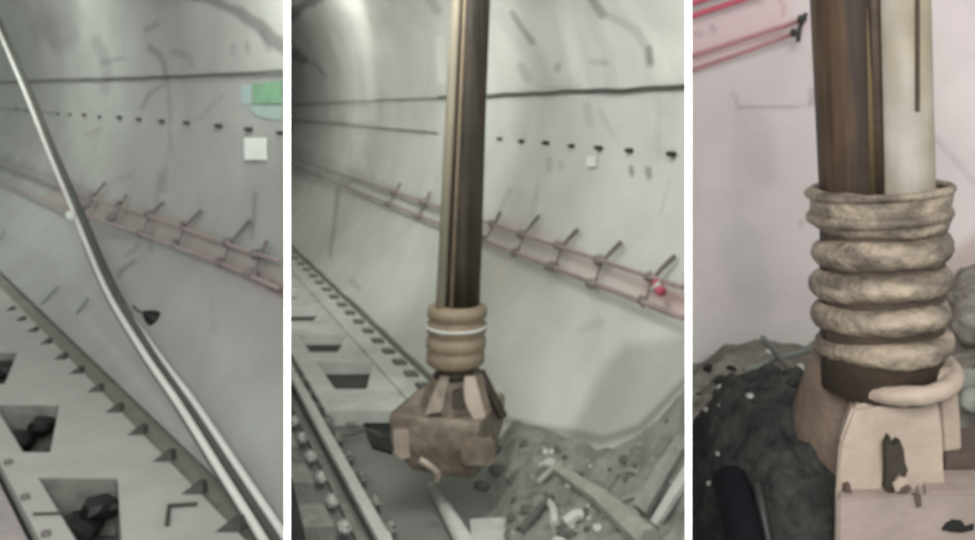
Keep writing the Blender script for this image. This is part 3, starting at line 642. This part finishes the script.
# stones packed round the shoe
for i, (px, py, r) in enumerate(((505,452,9),(516,446,7),(498,470,8),(524,438,6),(512,466,6),(482,486,7),(530,452,5),(515,432,5))):
    p = B2.floor(px, py, -2.44); bm = bmesh.new(); rock(bm, p, r * p.y / F, i * 1.9 + 3, 0.8)
    tag(mk('stone', bm, M['stone_dk'], loc=p), 'dark stone packed against the right side of the brown shoe', 'stone', 'stones against the brown shoe')

# ================================================================== BAY 3 (right)
YW = 5.6; ZF = 0.75            # back wall distance, level of the raised bench
def wy3(z, x=0): return YW - 0.05 * (z - 2.0) ** 2 - 0.03 * (x - 2)
bm = bmesh.new(); g = []
for j in range(171):
    z = 0.3 + j * 0.022 if j < 130 else 3.16 + (j-130)*0.05; row = []
    for i in range(171):
        x = 0.8 + i * 0.022; q = noise.noise(Vector((x*1.4, 3, z*1.4))) * 0.03 + noise.noise(Vector((x*5, 3, z*5))) * 0.006
        row.append(bm.verts.new((x, wy3(z, x) + q, z)))
    g.append(row)
for j in range(170):
    for i in range(170): bm.faces.new((g[j][i], g[j][i+1], g[j+1][i+1], g[j+1][i]))
bb = [bm.verts.new((x_, YW + 0.35, z_)) for x_, z_ in ((0.8,0.3),(4.54,0.3),(4.54,5.2),(0.8,5.2))]; bm.faces.new(bb)
clip(bm, XD2, 1); w3 = tag(mk('wall_right', bm, M['lining'], smooth=True), kind='structure')
st3 = [([(740,108),(775,107),(812,105)], 1.4, 0.80), ([(733,92),(738,106)], 1.6, 0.85), ([(738,108),(735,180)], 3, 0.96), ([(755,125),(765,170)], 14, 0.93), ([(811,90),(812,104)], 3, 0.82), ([(712,27),(714,30)], 3, 0.80), ([(700,34),(696,34)], 3, 0.86),
 ([(692,40),(780,4)], 16, (1.03, 0.90, 0.94)), ([(692,62),(800,22)], 10, (1.04, 0.90, 0.93)), ([(780,-4),(785,16)], 2.2, (0.86, 0.72, 0.75)), ([(935,138),(978,186)], 2.2, 0.88), ([(955,0),(975,60)], 18, (1.0, 0.98, 1.0)),  # pink strokes are pipe colour spill painted on the wall
 ([(740,240),(755,300)], 16, (0.93,0.96,0.96)), ([(802,222),(800,228)], 2.4, 0.85), ([(692,340),(800,350)], 22, (0.94, 0.99, 0.96)), ([(940,290),(980,250)], 16, (0.78,0.72,0.68)), ([(720,150),(716,230)], 12, 1.04), ([(960,100),(960,130)], 20, 1.03)]
stain_and_light(w3, (187,178,177), st3); thick(w3, -0.25)
bm = bmesh.new(); box(bm, (2.4, 4.3, (ZF - 0.5) / 2), (5.0, 3.6, ZF + 0.5)); clip(bm, XD2, 1)
tag(mk('floor', bm, M['bench3']), kind='structure')
def run3(pts, off, r, m, name, label, cat, rad=10):
    bm = bmesh.new(); q = []
    for x, y_ in pts:
        z = P(x, y_, YW).z; Yq = wy3(z, P(x, y_, YW).x) - off; q.append(P(x, y_, Yq))
    tube(bm, q, r, rad); clip(bm, XD2, 1); return tag(mk(name, bm, M[m], smooth=True), label, cat)
run3([(670,6),(692,3),(760,-20)], 0.1, 0.020, 'pipe_red', 'red_pipe', 'deep red pipe in the very top left corner of the right section', 'pipe')
run3([(670,23),(692,16),(765,-8)], 0.1, 0.018, 'pipe_red', 'red_pipe', 'deep red pipe just below the topmost red pipe on the right wall', 'pipe')
run3([(670,63),(692,56),(750,37),(806,19)], 0.1, 0.014, 'pipe_pink', 'pink_pipe', 'faded pink pipe sloping up to the dark bracket, upper of the pair', 'pipe')
run3([(670,77),(692,70),(750,50),(799,32)], 0.1, 0.013, 'pipe_pink', 'pink_pipe', 'faded pink pipe sloping up to the dark bracket, lower of the pair', 'pipe')
b3 = thing('pipe_bracket', 'small dark bracket at the end of the two faded pink pipes', 'bracket', P(800,28,YW-0.1))
bm = bmesh.new(); rock(bm, P(802,19,YW-0.22), 0.032, 2, 0.9); part('clamp', bm, M['clip'], b3)
bm = bmesh.new(); rock(bm, P(795,33,YW-0.22), 0.030, 5, 0.9); part('clamp', bm, M['clip'], b3)
bm = bmesh.new(); tube(bm, [P(806,14,YW-0.12), P(800,27,YW-0.18), P(798,42,YW-0.16)], 0.014, 6); part('strap', bm, M['clip'], b3)

# rubble bench and soil
sil3 = [(690,372),(705,366),(722,352),(740,350),(765,342),(790,348),(812,345),(850,350),(935,330),(945,300),(960,276),(985,262),(1030,250)]
def hf3(x, Y):
    px = CX + F * x / Y
    sy = float(np.interp(px, [s[0] for s in sil3], [s[1] for s in sil3])); hb = P(px, sy, YW - 0.25).z
    d = max(0, min(1, (Y - 3.3) / (YW - 0.25 - 3.3))); h = ZF + 0.03 + (hb - ZF - 0.03) * d ** 1.3
    if Y > YW - 0.25: h = hb - (Y - YW + 0.25) * 0.2
    # dark mound left of the socket
    q = Vector((x, Y, 0)); h += noise.noise(q * 4) * 0.07 * min(1, d * 3 + 0.3) + noise.noise(q * 11) * 0.035
    return h
h3 = heap('rubble_heap', M['rubble3'], 0.55, 3.6, 2.9, 5.75, hf3, 130, 120, XD2, 1, zb=0.4)
tag(h3, 'grey brown rubble heap along the foot of the right wall', 'rubble heap')
Y3 = 3.15
def hs3(x, Y):
    cx, cy = (780 - CX) / F * 3.45, 3.50
    r = math.hypot((x - cx) / 0.44, (Y - cy) / 0.62); q = Vector((x, Y, 4))
    h = 0.60 * max(0, 1 - r ** 2.4) if r < 1 else 0
    return ZF - 0.04 + h + (noise.noise(q * 6) * 0.11 + noise.noise(q * 15) * 0.06) * (1 if r < 1 else 0) * (0.3 + h)
sh = heap('soil_mound', M['soil'], 0.62, 1.60, 2.8, 4.2, hs3, 90, 90, XD2, 1, zb=0.5)
tag(sh, 'black wet soil mound left of the big coiled shaft', 'soil mound')
random.seed(11)
for k in range(36):
    px = random.uniform(697, 815); py = random.uniform(366, 420) if k < 34 else random.uniform(440, 530)
    if k >= 34: px = random.uniform(697, 722)
    best = None; Y = 3.0
    while Y < 5.4:
        p = P(px, py, Y)
        if p.z <= max(hf3(p.x, p.y), hs3(p.x, p.y) if p.x < 1.52 and Y < 4.2 else 0): best = p; break
        Y += 0.02
    if best is None: continue
    dark = (k % 4 != 0) and k < 34
    bm = bmesh.new(); r = random.uniform(3, 8) * (1 if dark else 0.6) * best.y / F
    if proj(best - Vector((r*1.4, 0, 0)))[0] < 692: continue
    rock(bm, best, r, k * 2.11, 0.75)
    tag(mk('clod', bm, M['soil'] if dark else M['stone'], loc=best), 'dark soil clod on the black mound left of the coiled shaft' if dark else 'grey stone lying round the black mound left of the coiled shaft', 'clod' if dark else 'stone', 'dark clods on the black mound' if dark else 'grey stones round the black mound').name = 'soil_clod' if dark else 'stone'
for i, (px, py, Y, r) in enumerate(((711,508,3.5,6),(737,397,4.05,5),(800,368,4.6,6),(770,352,4.9,4))):
    bm = bmesh.new(); p = P(px, py, Y); rock(bm, p, r*p.y/F*0.9, i+7.5, 0.8); tag(mk('white_chip', bm, M['stone_lt'], loc=p), ['white chip low beside the right divider left of the black pipe', 'small white chip on the upper left edge of the black mound', 'white chip beside the forked twig near the shaft', 'small pale chip at the foot of the right wall above the twig'][i], 'stone chip')
# twigs
def twig(pts, r, label, Y, name='twig', m='wet'):
    bm = bmesh.new(); n = len(pts); tube(bm, smoothpath([P(x, y_, Y + 0.02*i) for i, (x, y_) in enumerate(pts)], 4), r, 7); return tag(mk(name, bm, M[m]), label, 'twig')
twig([(744,370),(760,366),(775,358),(795,354),(815,348)], 0.018, 'long crooked grey twig reaching from the rubble to the coiled shaft', 4.45)
twig([(762,338),(770,346),(780,358),(790,370)], 0.016, 'short grey twig crossing the long crooked twig', 4.4)
# black pipe standing low left
p_a = P(738, 480, 3.25); p_b = P(744, 575, 3.12); bm = bmesh.new(); tube(bm, smoothpath([P(730,480,3.10), P(737,505,3.0), P(746,545,2.9), P(752,600,2.85)], 4), 0.062, 20); tag(mk('black_pipe', bm, M['blackpipe'], smooth=True), 'blue-black pipe standing at the bottom left of the right section', 'pipe')
bm = bmesh.new(); tube(bm, smoothpath([P(756,482,3.02), P(762,510,2.95), P(769,545,2.9), P(778,600,2.85)], 4), 0.018, 14); tag(mk('hose', bm, M['black'], smooth=True), 'thin dark grey hose just right of the blue-black pipe', 'hose')

# ---- big shaft
st = thing('coiled_shaft', 'large dark brown twin-tube shaft with a thick spiral collar and tan shoe', 'drilling shaft', P(880, 560, Y3))
def px3(x, y_, Y=Y3): return P(x, y_, Y)
s3 = Y3 / F
bm = bmesh.new(); tube(bm, [px3(812+37, -170), px3(814+36, 0), px3(824+34, 200), px3(826+34,380)], [39*s3, 38*s3, 36.5*s3, 36*s3], 40); part('dark_tube', bm, M['rod3'], st, True)
bm = bmesh.new(); tube(bm, [px3(898,-170,Y3-0.07), px3(899,0,Y3-0.07), px3(904,200,Y3-0.07), px3(908,380,Y3-0.0)], [29*s3, 28.5*s3, 28.5*s3, 28*s3], 36); part('pale_tube', bm, M['rod3lt'], st, True)
bm = bmesh.new(); tube(bm, [px3(864,-170,Y3-0.115), px3(865,0,Y3-0.115), px3(872,196,Y3-0.115)], 5*s3, 10); part('olive_highlight', bm, M['rod3bar'], st, True)  # thin bar painted as the olive highlight on the dark tube
bm = bmesh.new(); tube(bm, [px3(871,-170,Y3-0.122), px3(873,0,Y3-0.122), px3(879,196,Y3-0.122)], 4.5*s3, 10); part('dark_seam', bm, M['coil_dk'], st, True)
bm = bmesh.new(); box(bm, px3(916,20,Y3-0.160), (4.8*s3, 0.03, 175*s3)); bmesh.ops.bevel(bm, geom=bm.edges[:], offset=0.004, segments=2, affect='EDGES'); part('slot', bm, M['coil_dk'], st)
bm = bmesh.new(); box(bm, px3(929,70,Y3-0.10), (2.5*s3, 0.03, 34*s3)); part('small_slot', bm, M['wet'], st)
# coils
cxp = 880
def coil_pts(y0, y1, a0, a1, rx, ry, n, cx0=879, cx1=883, wob=0.0):
    out = []
    for i in range(n + 1):
        f = i / n; a = a0 + (a1 - a0) * f; y_ = y0 + (y1 - y0) * f
        c = P(cx0 + (cx1 - cx0) * f, y_, Y3); r_ = 1 + wob * math.sin(a * 1.3 + 1) 
        out.append(c + Vector((math.cos(a) * rx * r_, -math.sin(a) * ry * r_, 0)))
    return out
Rx = 51.5 * s3; Ry = 56 * s3
cb = bmesh.new(); lathe(cb, [(57*s3, P(880,388,Y3).z), (58*s3, P(880,300,Y3).z), (58*s3, P(880,196,Y3).z)], lambda z: Vector((P(881,0,Y3).x, Y3, z)), 40); cc_ = part('collar_core', cb, M['coil_dk'], st, True)
bm = bmesh.new()   # flared top lip
lathe(bm, [(56*s3, P(0,232,Y3).z), (62*s3, P(0,228,Y3).z), (66*s3, P(0,214,Y3).z), (65*s3, P(0,204,Y3).z), (66*s3, P(0,198,Y3).z), (67*s3, P(0,191,Y3).z), (65*s3, P(0,187,Y3).z), (63*s3, P(0,188,Y3).z), (59*s3, P(0,198,Y3).z)], lambda z: Vector((P(879,0,Y3).x, Y3, z)), 64)
for v in bm.verts:
    v.co.z += 0.012 * noise.noise(v.co * 9) + 0.04 * (v.co.x - P(879,0,Y3).x) * 0.6
lip = part('top_lip', bm, M['coil'], st, True)
bm = bmesh.new(); tube(bm, [P(878,190,Y3) + Vector((math.cos(a_*math.pi/24) * 66*s3, -math.sin(a_*math.pi/24) * 66*s3, 0.02*math.cos(a_*math.pi/24))) for a_ in range(49)], 4.2*s3, 10, cap=False); sub('rim_ring', bm, M['coil'], st, lip, True)
bm = bmesh.new(); tube(bm, [P(878,214,Y3) + Vector((math.cos(a_*math.pi/24) * 63.5*s3, -math.sin(a_*math.pi/24) * 63.5*s3, 0.02*math.cos(a_*math.pi/24))) for a_ in range(49)], 5.5*s3, 10, cap=False); sub('lip_ring', bm, M['coil'], st, lip, True)
bm = bmesh.new()   # spiral, seen rising to the right at the front
a0 = math.pi * 1.0; turns = 4.15
pts = coil_pts(238, 352, a0 + 0.0, a0 - 0.0 + turns * 2 * math.pi, Rx, Ry, 190, 878, 883, 0.015)
pts = [p_.copy() for p_ in coil_pts(238, 368, 0.0, turns * 2 * math.pi, Rx, Ry, 200, 878, 884, 0.02)]
rad_ = [ (13.4 + 1.5 * math.sin(i * 0.11) + 1.0 * math.sin(i * 0.37)) * s3 for i in range(len(pts))]
rad_[0] = rad_[-1] = 6 * s3
tube(bm, pts, rad_, 14)
for v in bm.verts: v.co += Vector((1,1,1)) * noise.noise(v.co * 22) * 0.006
coil = part('spiral', bm, M['coil'], st, True)
bm = bmesh.new(); pts = coil_pts(384, 357, math.pi * 0.95, -0.45, 50*s3, 66*s3, 40, 893, 894); rr = [ (6 + 3.0 * min(1, i/10)) * s3 for i in range(41)]; tube(bm, pts, rr, 12)
for v in bm.verts: v.co += Vector((1,1,1)) * noise.noise(v.co * 25) * 0.005
part('end_coil', bm, M['plate3'], st, True)
bm = bmesh.new(); lathe(bm, [(44*s3, P(0,425,Y3).z), (44*s3, P(0,395,Y3).z), (56*s3, P(0,386,Y3).z), (58*s3, P(0,372,Y3).z)], lambda z: Vector((P(886,0,Y3).x, Y3+0.02, z)), 36); part('neck', bm, M['coil_dk'], st, True)
# socket (left, brown flaring)
bm = bmesh.new(); loft(bm, [(842,352,26,0.12,Y3+0.10), (838,385,34,0.15,Y3+0.12), (834,415,44,0.20,Y3+0.14), (834,440,46,0.22,Y3+0.14), (836,600,46,0.22,Y3+0.14)], 14); part('socket', bm, M['cone3'], st, True)
# shoe plate
fplate([(852,407),(937,392),(941,430),(945,500),(944,600),(834,600),(835,500),(839,444)], [Y3-0.17, Y3-0.17, Y3-0.195, Y3-0.235, Y3-0.29, Y3-0.29, Y3-0.235, Y3-0.20], 0.16, 'plate3', 'front_plate', st, 0.012)
fplate([(938,388),(956,376),(960,420),(962,462),(943,462)], Y3-0.11, 0.14, 'plate3', 'side_flange', st, 0.01)
fplate([(944,452),(1000,446),(1000,540),(944,540)], Y3-0.12, 0.2, 'brown3', 'side_block', st, 0.006)
fplate([(837,500),(922,498),(923,493),(1010,492),(1010,640),(836,640)], Y3-0.30, 0.18, 'block3', 'lower_block', st, 0.010)
# torn slot in the plate
def blob(pts, Y, th, m, name, par): 
    bm = bmesh.new(); prism(bm, [P(x, y_, Y) for x, y_ in pts], (0, th, 0)); return part(name, bm, M[m], par)
blob([(886,446),(890,436),(893,446),(900,440),(904,450),(905,462),(908,470),(905,478),(899,472),(895,480),(897,488),(892,494),(886,490),(887,470)], Y3-0.262, 0.03, 'shoe2dk', 'torn_slot', st)
blob([(893,484),(900,478),(907,478),(910,484),(905,491),(896,492)], Y3-0.268, 0.02, 'plate3', 'torn_lip', st)
blob([(901,488),(908,484),(912,488),(906,495),(899,495)], Y3-0.27, 0.012, 'brown3', 'torn_edge', st)
blob([(845,486),(850,484),(852,492),(848,496),(845,493)], Y3-0.255, 0.02, 'brown3', 'pin_hole', st)
blob([(914,496),(921,495),(922,506),(917,508)], Y3-0.306, 0.02, 'brown3', 'weld_mark', st)
blob([(942,530),(946,524),(953,520),(962,521),(966,527),(974,524),(974,530),(962,533),(950,532)], Y3-0.306, 0.02, 'black', 'bolt_recess', st)
# rock on the right
for i, (px, py, Y, r, mm, lb) in enumerate(((978,330,4.6,24,'stone','large grey stone at the right edge beside the spiral collar'),(968,382,4.3,18,'stone_dk','dark grey stone below the large stone at the right edge'),(990,405,3.9,22,'stone_dk','dark boulder cut by the right edge above the tan shoe block'),(960,300,5.1,12,'stone','small grey stone above the large stone at the right edge'))):
    bm = bmesh.new(); p = P(px, py, Y); rock(bm, p, r*Y/F, i*3.3+2, 0.8, 3); tag(mk('stone', bm, M['rubble3'] if mm == 'stone' else M['rubble'], loc=p), lb, 'stone')

# ================================================================== LIGHT, CAMERA
wd = bpy.data.worlds.new('tunnel_air'); scn.world = wd; wd.use_nodes = True
wd.node_tree.nodes['Background'].inputs['Color'].default_value = (0.96, 1.0, 0.98, 1); wd.node_tree.nodes['Background'].inputs['Strength'].default_value = 0.7
def area(name, loc, target, size, power, colr=(1,1,1), sy=None):
    l = bpy.data.lights.new(name, 'AREA'); l.size = size; l.energy = power; l.color = colr
    if sy: l.shape = 'RECTANGLE'; l.size_y = sy
    o = bpy.data.objects.new(name, l); o.location = loc
    o.rotation_euler = (Vector(target) - Vector(loc)).to_track_quat('-Z', 'Y').to_euler(); COL.objects.link(o); return o
area('front_fill', (0, -1.6, 4.2), (0, 6, 1.2), 3.0, 500, (1.0, 1.0, 0.98))  # broad fill added behind the viewpoint, no lamp in view
area('unseen_bay_light', (-4.2, 4.0, 4.4), (-2.0, 8.5, 1.2), 1.5, 45, (0.97, 1.0, 0.97))  # unseen light added for the left bay
area('unseen_bay_light', (-6.6, 10.5, 5.0), (-6.0, 15.5, 2.8), 1.5, 160, (0.97, 1.0, 0.97))  # unseen fill added to brighten the far left lining
area('unseen_bay_light', (-0.4, 4.4, 4.3), (0.3, 8.0, 0.4), 0.9, 62, (1.0, 0.99, 0.95))
o = area('unseen_bay_light', (-1.15, 6.0, 3.6), (-2.4, 15.0, 1.6), 0.8, 100, (1.0, 1.0, 0.97)); o.data.spread = D(75)  # unseen fill added to lift the deep middle bay
o = area('unseen_bay_light', (-2.4, 12.6, 4.4), (-4.4, 21.0, 2.0), 0.6, 50, (1.0, 1.0, 0.97)); o.data.spread = D(90)  # second added fill, for the far end of the middle lining
area('unseen_bay_light', (3.5, 1.9, 3.5), (1.4, 3.4, 1.4), 0.6, 32, (1.0, 0.97, 0.94))

cam = bpy.data.cameras.new('camera'); co = bpy.data.objects.new('camera', cam); COL.objects.link(co); scn.camera = co
co.location = (0, 0, H); co.rotation_euler = (math.pi / 2, 0, 0)
cam.sensor_width = 36; cam.lens = F / 975 * 36; cam.shift_y = -(270 - HY) / 975
cam.dof.use_dof = True; cam.dof.focus_distance = 0.9; cam.dof.aperture_fstop = 7
scn.view_settings.view_transform = 'Standard'; scn.view_settings.look = 'None'
scn.view_settings.gamma = 1; scn.view_settings.use_curve_mapping = False; scn.view_settings.exposure = 0.0
